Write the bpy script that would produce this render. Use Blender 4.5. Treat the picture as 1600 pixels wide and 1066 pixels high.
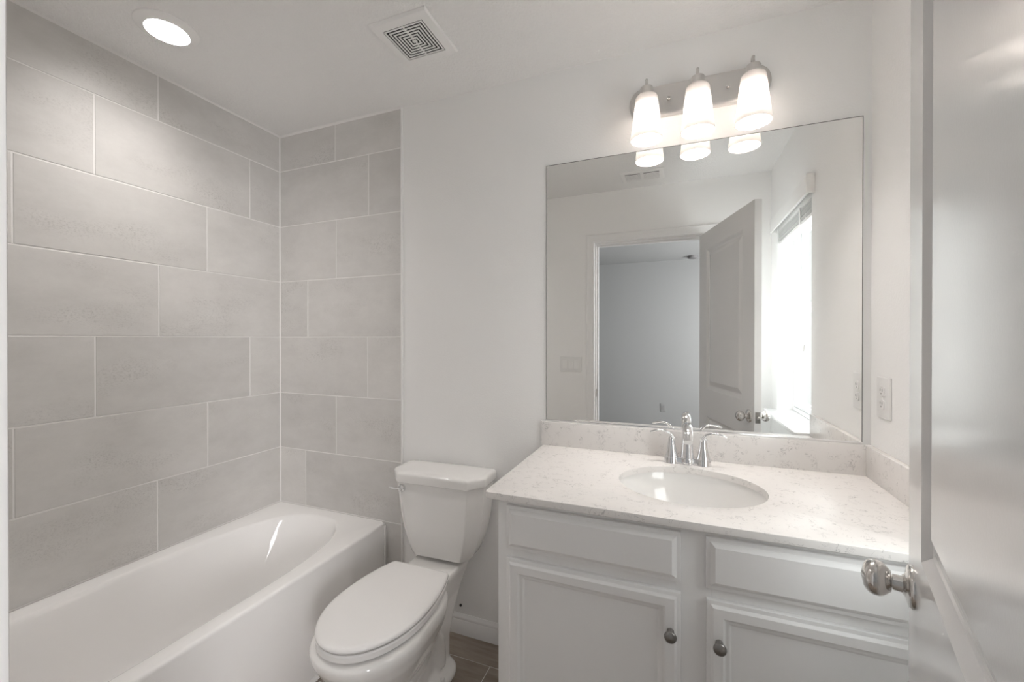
import bpy, bmesh, math, random
from mathutils import Vector, Matrix

random.seed(7)
for o in list(bpy.data.objects):
    bpy.data.objects.remove(o, do_unlink=True)
SC = bpy.context.scene
COL = SC.collection
R = math.radians
PI = math.pi

# ------------------------------------------------------------------ camera, sky, exposure
cam_d = bpy.data.cameras.new('camera')
cam_d.sensor_width = 36.0
cam_d.lens = 648.387 / 1600 * 36.0
cam_d.clip_start = 0.01
cam = bpy.data.objects.new('camera', cam_d)
COL.objects.link(cam)
cam.location = (0, 0, 1.3318)
cam.rotation_euler = (R(90 - 0.236), 0, R(21.507))
SC.camera = cam

SKY = 0.55
w = bpy.data.worlds.new('overcast_sky')
SC.world = w
w.use_nodes = True
w.node_tree.nodes['Background'].inputs[0].default_value = (0.96, 0.965, 0.98, 1)
w.node_tree.nodes['Background'].inputs[1].default_value = SKY

VS = SC.view_settings
VS.view_transform = 'Standard'
VS.look = 'None'
VS.exposure = 1.18
VS.gamma = 1.0
VS.use_curve_mapping = False
SC.cycles.diffuse_bounces = 8
SC.cycles.glossy_bounces = 6
SC.cycles.transmission_bounces = 8
SC.cycles.transparent_max_bounces = 12
SC.cycles.max_bounces = 16
SC.cycles.caustics_reflective = True
SC.cycles.caustics_refractive = False
SC.cycles.use_denoising = True
SC.cycles.sample_clamp_indirect = 12.0

BULB = 110          # vanity bulbs
CAN = 126           # recessed disc over the tub
BEDROOM_FILL = 50   # watts of added fill light through the unseen bedroom window
DAYLIGHT = 5.4      # watts of sky light through the window opening

# ------------------------------------------------------------------ room numbers (metres)
XL, XR, YB, YF, H = -2.0195, 0.5847, 1.6638, 0.150, 2.440
YO = 0.035                               # outer face of the doorway wall
DX0, DX1, DZ = -0.562, 0.206, 2.050      # door opening
WY0, WY1, WZ0, WZ1 = 0.338, 1.022, 0.885, 2.030   # window opening
WREC = 0.083                             # reveal depth to the window frame

# ------------------------------------------------------------------ materials
def new_mat(name):
    m = bpy.data.materials.new(name)
    m.use_nodes = True
    nt = m.node_tree
    return m, nt, nt.nodes['Principled BSDF']

def N(nt, kind, **kw):
    n = nt.nodes.new(kind)
    for k, v in kw.items():
        if k in n.inputs:
            n.inputs[k].default_value = v
        else:
            setattr(n, k, v)
    return n

def plain(name, col, rough=0.5, metal=0.0, coat=0.0, bump=None, spec=0.5):
    m, nt, b = new_mat(name)
    b.inputs['Base Color'].default_value = (*col, 1)
    b.inputs['Roughness'].default_value = rough
    b.inputs['Metallic'].default_value = metal
    b.inputs['Coat Weight'].default_value = coat
    b.inputs['Specular IOR Level'].default_value = spec
    if bump:
        scale, strength, detail, dist = bump
        tc = N(nt, 'ShaderNodeTexCoord')
        nz = N(nt, 'ShaderNodeTexNoise', Scale=scale, Detail=detail)
        bp = N(nt, 'ShaderNodeBump', Strength=strength, Distance=dist)
        nt.links.new(tc.outputs['Object'], nz.inputs['Vector'])
        nt.links.new(nz.outputs['Fac'], bp.inputs['Height'])
        nt.links.new(bp.outputs['Normal'], b.inputs['Normal'])
    return m

def emit(name, col, strength):
    m = bpy.data.materials.new(name)
    m.use_nodes = True
    nt = m.node_tree
    nt.nodes.clear()
    o = N(nt, 'ShaderNodeOutputMaterial')
    e = N(nt, 'ShaderNodeEmission', Color=(*col, 1), Strength=strength)
    nt.links.new(e.outputs[0], o.inputs[0])
    return m

M = {}
M['wall'] = plain('painted_wall', (0.915, 0.91, 0.902), 0.62, bump=(170, 0.15, 4, 0.004), spec=0.3)
M['bedroom_wall'] = plain('dimmed_bedroom', (0.40, 0.41, 0.41), 0.7, spec=0.3)  # grey puts the bedroom's dimness into the wall colour
M['trim'] = plain('trim_paint', (0.88, 0.875, 0.87), 0.32)
M['door'] = plain('door_paint', (0.74, 0.735, 0.73), 0.17, bump=(240, 0.03, 2, 0.002))
M['cabinet'] = plain('cabinet_paint', (0.88, 0.875, 0.87), 0.34)
M['porcelain'] = plain('white_porcelain', (0.86, 0.85, 0.835), 0.06, coat=0.4)
M['tub'] = plain('tub_enamel', (0.90, 0.89, 0.88), 0.03)
M['seat'] = plain('seat_plastic', (0.86, 0.85, 0.84), 0.07)
M['chrome'] = plain('chrome', (0.86, 0.86, 0.87), 0.07, metal=1.0)
M['nickel'] = plain('satin_nickel', (0.70, 0.68, 0.66), 0.15, metal=1.0)
M['dark_nickel'] = plain('dark_nickel', (0.30, 0.29, 0.28), 0.28, metal=1.0)
M['brushed'] = plain('brushed_nickel', (0.66, 0.645, 0.63), 0.34, metal=1.0)
M['plastic'] = plain('white_plastic', (0.90, 0.895, 0.885), 0.35)
M['dark'] = plain('shade_black', (0.02, 0.02, 0.02), 0.6)  # black for sheets standing in for the shade behind grilles
M['vinyl'] = plain('window_vinyl', (0.86, 0.87, 0.875), 0.3)
M['marble'] = plain('white_marble', (0.82, 0.82, 0.82), 0.18)
M['slat'] = plain('blind_slat', (0.70, 0.70, 0.69), 0.4)
M['grout'] = plain('grout', (0.84, 0.825, 0.81), 0.9)
M['grille'] = plain('grille_plastic', (0.90, 0.89, 0.88), 0.4)
M['edge'] = plain('mirror_edge', (0.22, 0.225, 0.22), 0.25)
M['rubber'] = plain('dark_gap', (0.05, 0.05, 0.05), 0.7)
M['bulb'] = emit('glowing_bulb', (1.0, 0.945, 0.895), BULB)
M['lens'] = emit('glowing_lens', (1.0, 0.955, 0.925), CAN)
_nt = M['lens'].node_tree          # a downlight's beam: strongest straight down
_g = N(_nt, 'ShaderNodeNewGeometry')
_d = N(_nt, 'ShaderNodeVectorMath', operation='DOT_PRODUCT')
_nt.links.new(_g.outputs['Normal'], _d.inputs[0]); _nt.links.new(_g.outputs['Incoming'], _d.inputs[1])
_p = N(_nt, 'ShaderNodeMath', operation='POWER'); _p.inputs[1].default_value = 3.5
_nt.links.new(_d.outputs['Value'], _p.inputs[0])
_k = N(_nt, 'ShaderNodeMath', operation='MULTIPLY'); _k.inputs[1].default_value = CAN
_nt.links.new(_p.outputs[0], _k.inputs[0])
_nt.links.new(_k.outputs[0], _nt.nodes['Emission'].inputs['Strength'])

def mat_ceiling():
    m, nt, b = new_mat('knockdown_ceiling')
    b.inputs['Base Color'].default_value = (0.915, 0.91, 0.902, 1)
    b.inputs['Roughness'].default_value = 0.8
    b.inputs['Specular IOR Level'].default_value = 0.2
    tc = N(nt, 'ShaderNodeTexCoord')
    nz = N(nt, 'ShaderNodeTexNoise', Scale=95.0, Detail=5.0, Roughness=0.6)
    cr = N(nt, 'ShaderNodeMapRange')
    cr.inputs['From Min'].default_value = 0.42
    cr.inputs['From Max'].default_value = 0.62
    bp = N(nt, 'ShaderNodeBump', Strength=0.45, Distance=0.004)
    nt.links.new(tc.outputs['Object'], nz.inputs['Vector'])
    nt.links.new(nz.outputs['Fac'], cr.inputs['Value'])
    nt.links.new(cr.outputs[0], bp.inputs['Height'])
    nt.links.new(bp.outputs['Normal'], b.inputs['Normal'])
    return m
M['ceiling'] = mat_ceiling()

def mat_tile():
    m, nt, b = new_mat('cement_look_tile')
    L = nt.links.new
    tc = N(nt, 'ShaderNodeTexCoord')
    geo = N(nt, 'ShaderNodeNewGeometry')
    # every tile takes its own slice of the pattern
    rnd = N(nt, 'ShaderNodeMath', operation='MULTIPLY')
    rnd.inputs[1].default_value = 40.0
    L(geo.outputs['Random Per Island'], rnd.inputs[0])
    add = N(nt, 'ShaderNodeVectorMath', operation='ADD')
    L(tc.outputs['Object'], add.inputs[0])
    L(rnd.outputs[0], add.inputs[1])
    mp = N(nt, 'ShaderNodeMapping')
    mp.inputs['Scale'].default_value = (2.4, 2.4, 4.2)
    L(add.outputs[0], mp.inputs['Vector'])
    n1 = N(nt, 'ShaderNodeTexNoise', Scale=1.5, Detail=12.0, Roughness=0.72)
    L(mp.outputs[0], n1.inputs['Vector'])
    mp2 = N(nt, 'ShaderNodeMapping')
    mp2.inputs['Scale'].default_value = (2.2, 2.2, 5.5)
    L(add.outputs[0], mp2.inputs['Vector'])
    n2 = N(nt, 'ShaderNodeTexNoise', Scale=1.3, Detail=2.0)      # where worn patches sit
    L(mp2.outputs[0], n2.inputs['Vector'])
    n3 = N(nt, 'ShaderNodeTexNoise', Scale=120.0, Detail=6.0, Roughness=0.8)   # specks
    mp3 = N(nt, 'ShaderNodeMapping')
    mp3.inputs['Scale'].default_value = (1.0, 1.0, 1.6)
    L(add.outputs[0], mp3.inputs['Vector'])
    L(mp3.outputs[0], n3.inputs['Vector'])
    r1 = N(nt, 'ShaderNodeValToRGB')
    r1.color_ramp.elements[0].position = 0.30
    r1.color_ramp.elements[0].color = (0.60, 0.585, 0.565, 1)
    r1.color_ramp.elements[1].position = 0.70
    r1.color_ramp.elements[1].color = (0.71, 0.695, 0.675, 1)
    L(n1.outputs['Fac'], r1.inputs[0])
    pm = N(nt, 'ShaderNodeMapRange')
    pm.inputs['From Min'].default_value = 0.52
    pm.inputs['From Max'].default_value = 0.68
    L(n2.outputs['Fac'], pm.inputs['Value'])
    sm = N(nt, 'ShaderNodeMapRange')
    sm.inputs['From Min'].default_value = 0.50
    sm.inputs['From Max'].default_value = 0.66
    L(n3.outputs['Fac'], sm.inputs['Value'])
    mul = N(nt, 'ShaderNodeMath', operation='MULTIPLY')
    L(pm.outputs[0], mul.inputs[0])
    L(sm.outputs[0], mul.inputs[1])
    mul2 = N(nt, 'ShaderNodeMath', operation='MULTIPLY')
    L(mul.outputs[0], mul2.inputs[0])
    mul2.inputs[1].default_value = 0.6
    mx = N(nt, 'ShaderNodeMixRGB')
    mx.inputs['Color2'].default_value = (0.34, 0.325, 0.305, 1)
    L(mul2.outputs[0], mx.inputs['Fac'])
    L(r1.outputs[0], mx.inputs['Color1'])
    hv = N(nt, 'ShaderNodeHueSaturation')
    tv = N(nt, 'ShaderNodeMapRange')
    tv.inputs['To Min'].default_value = 0.93
    tv.inputs['To Max'].default_value = 1.05
    L(geo.outputs['Random Per Island'], tv.inputs['Value'])
    L(tv.outputs[0], hv.inputs['Value'])
    L(mx.outputs[0], hv.inputs['Color'])
    L(hv.outputs[0], b.inputs['Base Color'])
    b.inputs['Roughness'].default_value = 0.45
    return m
M['tile'] = mat_tile()

def mat_quartz():
    m, nt, b = new_mat('white_quartz')
    L = nt.links.new
    tc = N(nt, 'ShaderNodeTexCoord')
    def vein(scale, dist, width, mscale, mlo, mhi, seed):
        mp = N(nt, 'ShaderNodeMapping')
        mp.inputs['Location'].default_value = (seed, seed * 1.7, seed * 0.6)
        L(tc.outputs['Object'], mp.inputs['Vector'])
        n = N(nt, 'ShaderNodeTexNoise', Scale=scale, Detail=3.0, Roughness=0.55, Distortion=dist)
        L(mp.outputs[0], n.inputs['Vector'])
        s = N(nt, 'ShaderNodeMath', operation='SUBTRACT'); s.inputs[1].default_value = 0.5
        L(n.outputs['Fac'], s.inputs[0])
        a = N(nt, 'ShaderNodeMath', operation='ABSOLUTE'); L(s.outputs[0], a.inputs[0])
        r = N(nt, 'ShaderNodeMapRange')
        r.inputs['From Min'].default_value = 0.0
        r.inputs['From Max'].default_value = width
        r.inputs['To Min'].default_value = 1.0
        r.inputs['To Max'].default_value = 0.0
        L(a.outputs[0], r.inputs['Value'])
        k = N(nt, 'ShaderNodeTexNoise', Scale=mscale, Detail=1.0)
        L(mp.outputs[0], k.inputs['Vector'])
        kr = N(nt, 'ShaderNodeMapRange')
        kr.inputs['From Min'].default_value = mlo
        kr.inputs['From Max'].default_value = mhi
        L(k.outputs['Fac'], kr.inputs['Value'])
        o = N(nt, 'ShaderNodeMath', operation='MULTIPLY')
        L(r.outputs[0], o.inputs[0]); L(kr.outputs[0], o.inputs[1])
        return o
    v1 = vein(34, 0.9, 0.020, 30, 0.53, 0.66, 3.1)
    v2 = vein(60, 1.2, 0.022, 44, 0.54, 0.68, 9.7)
    mx = N(nt, 'ShaderNodeMath', operation='MAXIMUM')
    L(v1.outputs[0], mx.inputs[0]); L(v2.outputs[0], mx.inputs[1])
    f = N(nt, 'ShaderNodeMath', operation='MULTIPLY'); f.inputs[1].default_value = 0.62
    L(mx.outputs[0], f.inputs[0])
    c = N(nt, 'ShaderNodeMixRGB')
    c.inputs['Color1'].default_value = (0.83, 0.805, 0.785, 1)
    c.inputs['Color2'].default_value = (0.26, 0.25, 0.25, 1)
    L(f.outputs[0], c.inputs['Fac'])
    L(c.outputs[0], b.inputs['Base Color'])
    b.inputs['Roughness'].default_value = 0.22
    return m
M['quartz'] = mat_quartz()

def mat_plank():
    m, nt, b = new_mat('wood_look_floor_tile')
    L = nt.links.new
    tc = N(nt, 'ShaderNodeTexCoord')
    geo = N(nt, 'ShaderNodeNewGeometry')
    rnd = N(nt, 'ShaderNodeMath', operation='MULTIPLY'); rnd.inputs[1].default_value = 30.0
    L(geo.outputs['Random Per Island'], rnd.inputs[0])
    add = N(nt, 'ShaderNodeVectorMath', operation='ADD')
    L(tc.outputs['Object'], add.inputs[0]); L(rnd.outputs[0], add.inputs[1])
    mp = N(nt, 'ShaderNodeMapping'); mp.inputs['Scale'].default_value = (2.0, 16.0, 1.0)
    L(add.outputs[0], mp.inputs['Vector'])
    n = N(nt, 'ShaderNodeTexNoise', Scale=2.4, Detail=8.0, Roughness=0.65)
    L(mp.outputs[0], n.inputs['Vector'])
    r = N(nt, 'ShaderNodeValToRGB')
    r.color_ramp.elements[0].position = 0.3
    r.color_ramp.elements[0].color = (0.24, 0.195, 0.158, 1)
    r.color_ramp.elements[1].position = 0.72
    r.color_ramp.elements[1].color = (0.41, 0.35, 0.295, 1)
    L(n.outputs['Fac'], r.inputs[0])
    L(r.outputs[0], b.inputs['Base Color'])
    b.inputs['Roughness'].default_value = 0.42
    return m
M['plank'] = mat_plank()

def mat_mirror():
    m, nt, b = new_mat('silvered_glass')
    b.inputs['Base Color'].default_value = (0.945, 0.95, 0.94, 1)
    b.inputs['Metallic'].default_value = 1.0
    b.inputs['Roughness'].default_value = 0.0
    return m
M['mirror'] = mat_mirror()

def mat_frosted():
    m = bpy.data.materials.new('frosted_glass')
    m.use_nodes = True
    nt = m.node_tree
    nt.nodes.clear()
    L = nt.links.new
    out = N(nt, 'ShaderNodeOutputMaterial')
    tr = N(nt, 'ShaderNodeBsdfTranslucent', Color=(0.26, 0.250, 0.243, 1))
    df = N(nt, 'ShaderNodeBsdfDiffuse', Color=(0.80, 0.775, 0.755, 1))
    cl = N(nt, 'ShaderNodeBsdfTransparent', Color=(0.96, 0.95, 0.94, 1))
    gl = N(nt, 'ShaderNodeBsdfGlossy', Roughness=0.15)
    a = N(nt, 'ShaderNodeMixShader'); a.inputs[0].default_value = 0.45
    L(tr.outputs[0], a.inputs[1]); L(df.outputs[0], a.inputs[2])
    c = N(nt, 'ShaderNodeMixShader'); c.inputs[0].default_value = 0.06
    L(a.outputs[0], c.inputs[1]); L(cl.outputs[0], c.inputs[2])
    d = N(nt, 'ShaderNodeMixShader'); d.inputs[0].default_value = 0.03
    L(c.outputs[0], d.inputs[1]); L(gl.outputs[0], d.inputs[2])
    L(d.outputs[0], out.inputs[0])
    return m
M['frosted'] = mat_frosted()

def mat_pane():
    m = bpy.data.materials.new('window_pane')
    m.use_nodes = True
    nt = m.node_tree
    nt.nodes.clear()
    L = nt.links.new
    out = N(nt, 'ShaderNodeOutputMaterial')
    cl = N(nt, 'ShaderNodeBsdfTransparent', Color=(0.95, 0.97, 0.96, 1))
    gl = N(nt, 'ShaderNodeBsdfGlossy', Roughness=0.02)
    d = N(nt, 'ShaderNodeMixShader'); d.inputs[0].default_value = 0.06
    L(cl.outputs[0], d.inputs[1]); L(gl.outputs[0], d.inputs[2])
    L(d.outputs[0], out.inputs[0])
    return m
M['pane'] = mat_pane()

# ------------------------------------------------------------------ mesh helpers
def obj(name, bm, mats, parent=None, angle=35, origin=None):
    """One mesh object. bm is in world space when origin is given for the root, else in the parent's space."""
    if parent is not None and parent.get('_w') is not None:
        bmesh.ops.translate(bm, vec=-Vector(parent['_w']), verts=bm.verts)
    if parent is None and origin is not None:
        bmesh.ops.translate(bm, vec=-Vector(origin), verts=bm.verts)
    bmesh.ops.recalc_face_normals(bm, faces=bm.faces)
    me = bpy.data.meshes.new(name)
    for f in bm.faces:
        f.smooth = True
    bm.to_mesh(me)
    bm.free()
    me.set_sharp_from_angle(angle=R(angle))
    if not isinstance(mats, (list, tuple)):
        mats = [mats]
    for m in mats:
        me.materials.append(m)
    o = bpy.data.objects.new(name, me)
    COL.objects.link(o)
    if parent is not None:
        o.parent = parent
        if parent.get('_w') is not None:
            o['_w'] = parent['_w']
    elif origin is not None:
        o.location = origin
        o['_w'] = origin
    return o

def tag(o, label, cat, group=None, kind=None):
    o['label'] = label
    o['category'] = cat
    if group: o['group'] = group
    if kind: o['kind'] = kind
    return o

def thing(name, label, cat, loc, rotz=0.0, group=None, kind=None, world=True):
    """An Empty at the thing's base. world=True: its parts are written in world coordinates."""
    o = bpy.data.objects.new(name, None)
    o.empty_display_size = 0.05
    COL.objects.link(o)
    o.location = loc
    o.rotation_euler = (0, 0, rotz)
    if world: o['_w'] = loc
    return tag(o, label, cat, group, kind)

def BM():
    return bmesh.new()

def join(bm, other, mi=None):
    me = bpy.data.meshes.new('tmp')
    if mi is not None:
        for f in other.faces: f.material_index = mi
    other.to_mesh(me); other.free()
    bm.from_mesh(me)
    bpy.data.meshes.remove(me)

def box(bm, x0, x1, y0, y1, z0, z1, bev=0.0, seg=2, mi=0):
    t = BM()
    bmesh.ops.create_cube(t, size=1)
    for v in t.verts:
        v.co = Vector(((x0 + x1) / 2 + v.co.x * (x1 - x0), (y0 + y1) / 2 + v.co.y * (y1 - y0), (z0 + z1) / 2 + v.co.z * (z1 - z0)))
    if bev > 0:
        bmesh.ops.bevel(t, geom=t.edges[:], offset=bev, segments=seg, affect='EDGES', profile=0.5)
    join(bm, t, mi)

def loft(bm, rings, cap0=True, cap1=True, closed=True, mi=0):
    vs = [[bm.verts.new(p) for p in r] for r in rings]
    n = len(vs[0])
    for a, b in zip(vs[:-1], vs[1:]):
        for i in range(n if closed else n - 1):
            j = (i + 1) % n
            try:
                f = bm.faces.new((a[i], a[j], b[j], b[i])); f.material_index = mi
            except ValueError:
                pass
    if cap0:
        f = bm.faces.new(list(reversed(vs[0]))); f.material_index = mi
    if cap1:
        f = bm.faces.new(vs[-1]); f.material_index = mi
    return vs

def lathe(bm, prof, center=(0, 0, 0), axis='Z', n=32, cap0=True, cap1=True, mi=0, sx=1.0, sy=1.0):
    """prof: list of (radius, height) along the axis."""
    c = Vector(center)
    rings = []
    for r, h in prof:
        ring = []
        for i in range(n):
            a = 2 * PI * i / n
            p = Vector((r * math.cos(a) * sx, r * math.sin(a) * sy, h))
            if axis == 'X': p = Vector((p.z, p.x, p.y))
            elif axis == 'Y': p = Vector((p.y, p.z, p.x))
            elif axis == '-Y': p = Vector((p.x, -p.z, p.y))
            elif axis == '-X': p = Vector((-p.z, p.y, p.x))
            ring.append(c + p)
        rings.append(ring)
    return loft(bm, rings, cap0, cap1, mi=mi)

def tube(bm, pts, radii, n=14, flat=1.0, up=(0, 0, 1), mi=0):
    """Sweep a circle (flattened along its second axis by flat) along pts."""
    pts = [Vector(p) for p in pts]
    rings = []
    for i, p in enumerate(pts):
        t = (pts[min(i + 1, len(pts) - 1)] - pts[max(i - 1, 0)]).normalized()
        u = Vector(up)
        s = t.cross(u)
        if s.length < 1e-4: s = t.cross(Vector((0, 1, 0)))
        s.normalize()
        q = s.cross(t).normalized()
        r = radii[i] if isinstance(radii, (list, tuple)) else radii
        rings.append([p + s * (r * math.cos(2 * PI * k / n)) + q * (r * flat * math.sin(2 * PI * k / n)) for k in range(n)])
    return loft(bm, rings, mi=mi)

def bez(p0, p1, p2, p3, n=12):
    out = []
    for i in range(n + 1):
        t = i / n
        a = [(1 - t) ** 3, 3 * t * (1 - t) ** 2, 3 * t * t * (1 - t), t ** 3]
        out.append(sum((Vector(p) * k for p, k in zip((p0, p1, p2, p3), a)), Vector((0, 0, 0))))
    return out

def rpoly(pts, rad, n=5):
    """Polygon with rounded corners; rad is a number or one per corner. Points (x, y)."""
    out = []
    m = len(pts)
    for i in range(m):
        p = Vector(pts[i]); a = Vector(pts[i - 1]); b = Vector(pts[(i + 1) % m])
        r = rad[i] if isinstance(rad, (list, tuple)) else rad
        u = (a - p).normalized(); v = (b - p).normalized()
        ang = math.acos(max(-1, min(1, u.dot(v))))
        d = r / math.tan(ang / 2)
        s = p + u * d; e = p + v * d
        for k in range(n + 1):
            t = k / n
            out.append(tuple(s * (1 - t) ** 2 + p * 2 * t * (1 - t) + e * t * t))
    return out

def rrect(x0, x1, y0, y1, r, n=5):
    return rpoly([(x0, y0), (x1, y0), (x1, y1), (x0, y1)], r, n)

def nested(bm, u0, u1, v0, v1, prof, place, cap=True, cap_back=False, mi=0):
    """Rectangular rings: prof is a list of (inset, height); place(u, v, h) gives the 3D point."""
    rings = []
    for ins, h in prof:
        rings.append([place(u0 + ins, v0 + ins, h), place(u1 - ins, v0 + ins, h), place(u1 - ins, v1 - ins, h), place(u0 + ins, v1 - ins, h)])
    return loft(bm, rings, cap_back, cap, mi=mi)

def holed_face(bm, u0, u1, v0, v1, holes, place, h=0.0, mi=0):
    us = sorted({u0, u1, *[q for hh in holes for q in hh[:2]]})
    vs = sorted({v0, v1, *[q for hh in holes for q in hh[2:]]})
    for i in range(len(us) - 1):
        for j in range(len(vs) - 1):
            cu = (us[i] + us[i + 1]) / 2; cv = (vs[j] + vs[j + 1]) / 2
            if any(a < cu < b and c < cv < d for a, b, c, d in holes): continue
            q = [place(us[i], vs[j], h), place(us[i + 1], vs[j], h), place(us[i + 1], vs[j + 1], h), place(us[i], vs[j + 1], h)]
            f = bm.faces.new([bm.verts.new(p) for p in q]); f.material_index = mi

def struct(name, bm, m, label, cat, parent=None, origin=None):
    o = obj(name, bm, m, parent, origin=origin)
    if parent is None:
        tag(o, label, cat, kind='structure')
    return o

# ------------------------------------------------------------------ room shell
T = 0.115
# floor of the bathroom: wood-look tiles over grout
bm = BM()
box(bm, XL - T, XR + T, YO, YB + T, -0.08, -0.0015, mi=1)
pw, pl, g = 0.155, 0.610, 0.004
row = 0
y1 = YB - 0.0
ytop = 1.533
edges = [(ytop, YB)]
while ytop > YO:
    edges.append((ytop - pw, ytop)); ytop -= pw
for ri, (ya, yb) in enumerate(edges):
    off = {0: 0.31, 1: 0.0, 2: 0.40, 3: 0.2}.get(ri % 4, 0.1)
    x = -0.700 - off - 3 * pl
    while x < XR + 0.01:
        xa, xb = max(x, XL - 0.02), min(x + pl, XR + 0.02)
        if xb - xa > 0.02:
            box(bm, xa + g / 2, xb - g / 2, max(ya, YO) + g / 2, yb - g / 2, -0.01, 0.0)
        x += pl
floor = struct('floor', bm, [M['plank'], M['grout']], 'brown wood-look tile floor of the bathroom', 'floor')

bm = BM()
box(bm, XL - T, XR + T, YO, YB + T, H, H + 0.06)
struct('ceiling', bm, M['ceiling'], 'white textured bathroom ceiling', 'ceiling')

# tiled walls of the tub alcove -------------------------------------------------
TT = 0.010                         # tile thickness
ROWZ = [H, 2.247, 1.9451, 1.6447, 1.3439, 1.041, 0.7412, 0.4448, 0.145, 0.0]
G = 0.0046
def tile_wall(name, joints, a0, a1, face, label, parent=None):
    """joints: per row, list of joint positions along the wall; face(a, z, h) -> point, h = height above the grout bed."""
    bm = BM()
    for k in range(len(ROWZ) - 1):
        z1, z0 = ROWZ[k], ROWZ[k + 1]
        js = [a0] + sorted(j for j in joints[k % len(joints)] if a0 < j < a1) + [a1]
        for p, q in zip(js[:-1], js[1:]):
            A, B = p + G / 2, q - G / 2
            C0, C1 = z0 + G / 2, z1 - (G / 2 if k else 0.004)
            prof = [(0.0, 0.0), (0.0, 0.0015), (0.0012, 0.0025)]
            nested(bm, A, B, C0, C1, prof, face)
    # grout bed
    pts = [face(a0, 0, 0.0012), face(a1, 0, 0.0012), face(a1, H, 0.0012), face(a0, H, 0.0012)]
    f = bm.faces.new([bm.verts.new(p) for p in pts]); f.material_index = 1
    return bm

# left wall: joints read along Y
TLEN = 0.6065
def jl(y): return [y + i * TLEN for i in range(-4, 4)]
import_y = {}
def y_on_left(px):                 # where a column of the frame meets the left wall (used to read joint places off the survey)
    a = math.atan((px - 800) / 648.387) - R(21.507)
    return XL / math.tan(a)
jA = jl(y_on_left(248)); jB = jl(y_on_left(390.2)); jC = jl(y_on_left(323.6)); jD = jl(y_on_left(248)); jG = jl(y_on_left(244.8))
bm = tile_wall('wall_left', [jA, jB, jC, jD, jB, jC, jG, jB, jC], YF, YB, lambda a, z, h: (XL + h, a, z), '')
box(bm, XL - T, XL - 0.0005, YO, YB + T, 0, H, mi=1)
wall_left = struct('wall_left', bm, [M['tile'], M['grout']], 'grey cement-look tiled wall along the bathtub', 'wall')
bm = BM()                          # caulk along ceiling and corner
loft(bm, [[(XL + 0.002, y, H), (XL + 0.0085, y, H), (XL + 0.002, y, H - 0.007)] for y in (YF, YB - 0.012)])
loft(bm, [[(XL + 0.002, YB - 0.0114, z), (XL + 0.006, YB - 0.0114, z), (XL + 0.002, YB - 0.0165, z)] for z in (0.4412, H)])
obj('caulk_line', bm, M['grout'], wall_left)

# back wall: paint with the tiled strip at the tub end as its own part
bm = BM()
box(bm, XL - T, XR + T, YB, YB + T, 0, H)
wall_back = struct('wall_back', bm, M['wall'], 'white painted wall behind toilet and vanity', 'wall')
TX = -1.2215
def x_on_back(px):
    a = math.atan((px - 800) / 648.387) - R(21.507)
    return YB * math.tan(a)
bj = [[x_on_back(p)] for p in (526.5, 578.6, 528, 483.7, 576.6, 527.6, 480, 578, 528)]
bm = tile_wall('tile_panel', bj, XL, TX, lambda a, z, h: (a, YB - 0.009 - h, z), '')
box(bm, XL, TX, YB - 0.009, YB, 0, H, mi=1)
loft(bm, [[(x, YB - 0.0112, H), (x, YB - 0.0195, H), (x, YB - 0.0112, H - 0.0085)] for x in (XL, TX)], mi=1)
tp = obj('tile_panel', bm, [M['tile'], M['grout']], wall_back)
tp['label'] = 'grey cement-look tiles at the end of the bathtub'
# metal edge of the tiling
bm = BM()
box(bm, TX, TX + 0.007, YB - 0.0135, YB, 0, H, 0.0012)
struct('trim_1', bm, M['plastic'], 'white edge strip where the tiles meet the painted wall', 'trim')

# right wall with the window opening
bm = BM()
place = lambda u, v, h: (XR + h, u, v)
hole = (WY0, WY1, WZ0, WZ1)
holed_face(bm, YO, YB + T, 0, H, [hole], place)
holed_face(bm, YO, YB + T, 0, H, [hole], place, 0.146)
loft(bm, [[place(WY0, WZ0, h), place(WY1, WZ0, h), place(WY1, WZ1, h), place(WY0, WZ1, h)] for h in (0, 0.146)], False, False)
bmesh.ops.remove_doubles(bm, verts=bm.verts, dist=1e-5)
struct('wall_right', bm, M['wall'], 'white painted wall with the window beside the vanity', 'wall')

# doorway wall (bathroom side white, seen in the mirror)
bm = BM()
RX0, RX1, RZ = DX0 - 0.019, DX1 + 0.019, DZ + 0.019
holed_face(bm, XL - T, XR + T, 0, H, [(RX0, RX1, 0, RZ)], lambda u, v, h: (u, YF, v))
holed_face(bm, XL - T, XR + T, 0, H, [(RX0, RX1, 0, RZ)], lambda u, v, h: (u, YO, v))
loft(bm, [[(RX0, y, 0), (RX0, y, RZ), (RX1, y, RZ), (RX1, y, 0)] for y in (YF, YO)], False, False, closed=False)
bmesh.ops.remove_doubles(bm, verts=bm.verts, dist=1e-5)
struct('wall_front', bm, M['wall'], 'white painted wall around the doorway, seen in the mirror', 'wall')

# bedroom beyond the doorway, seen in the mirror
BX0, BX1, BY = -2.15, 1.95, -2.93
bm = BM(); box(bm, BX0, BX1, BY, YO, -0.08, -0.002)
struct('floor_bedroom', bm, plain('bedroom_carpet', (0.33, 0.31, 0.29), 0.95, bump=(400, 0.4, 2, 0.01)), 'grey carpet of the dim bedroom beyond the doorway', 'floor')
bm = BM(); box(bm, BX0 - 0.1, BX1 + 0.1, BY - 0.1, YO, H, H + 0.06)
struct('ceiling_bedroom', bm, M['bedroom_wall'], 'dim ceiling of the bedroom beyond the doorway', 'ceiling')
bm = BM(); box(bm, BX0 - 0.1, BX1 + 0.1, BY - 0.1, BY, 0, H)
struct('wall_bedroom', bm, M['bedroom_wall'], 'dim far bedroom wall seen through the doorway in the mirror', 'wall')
bm = BM(); box(bm, BX0 - 0.1, BX0, BY, YO, 0, H)
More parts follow.
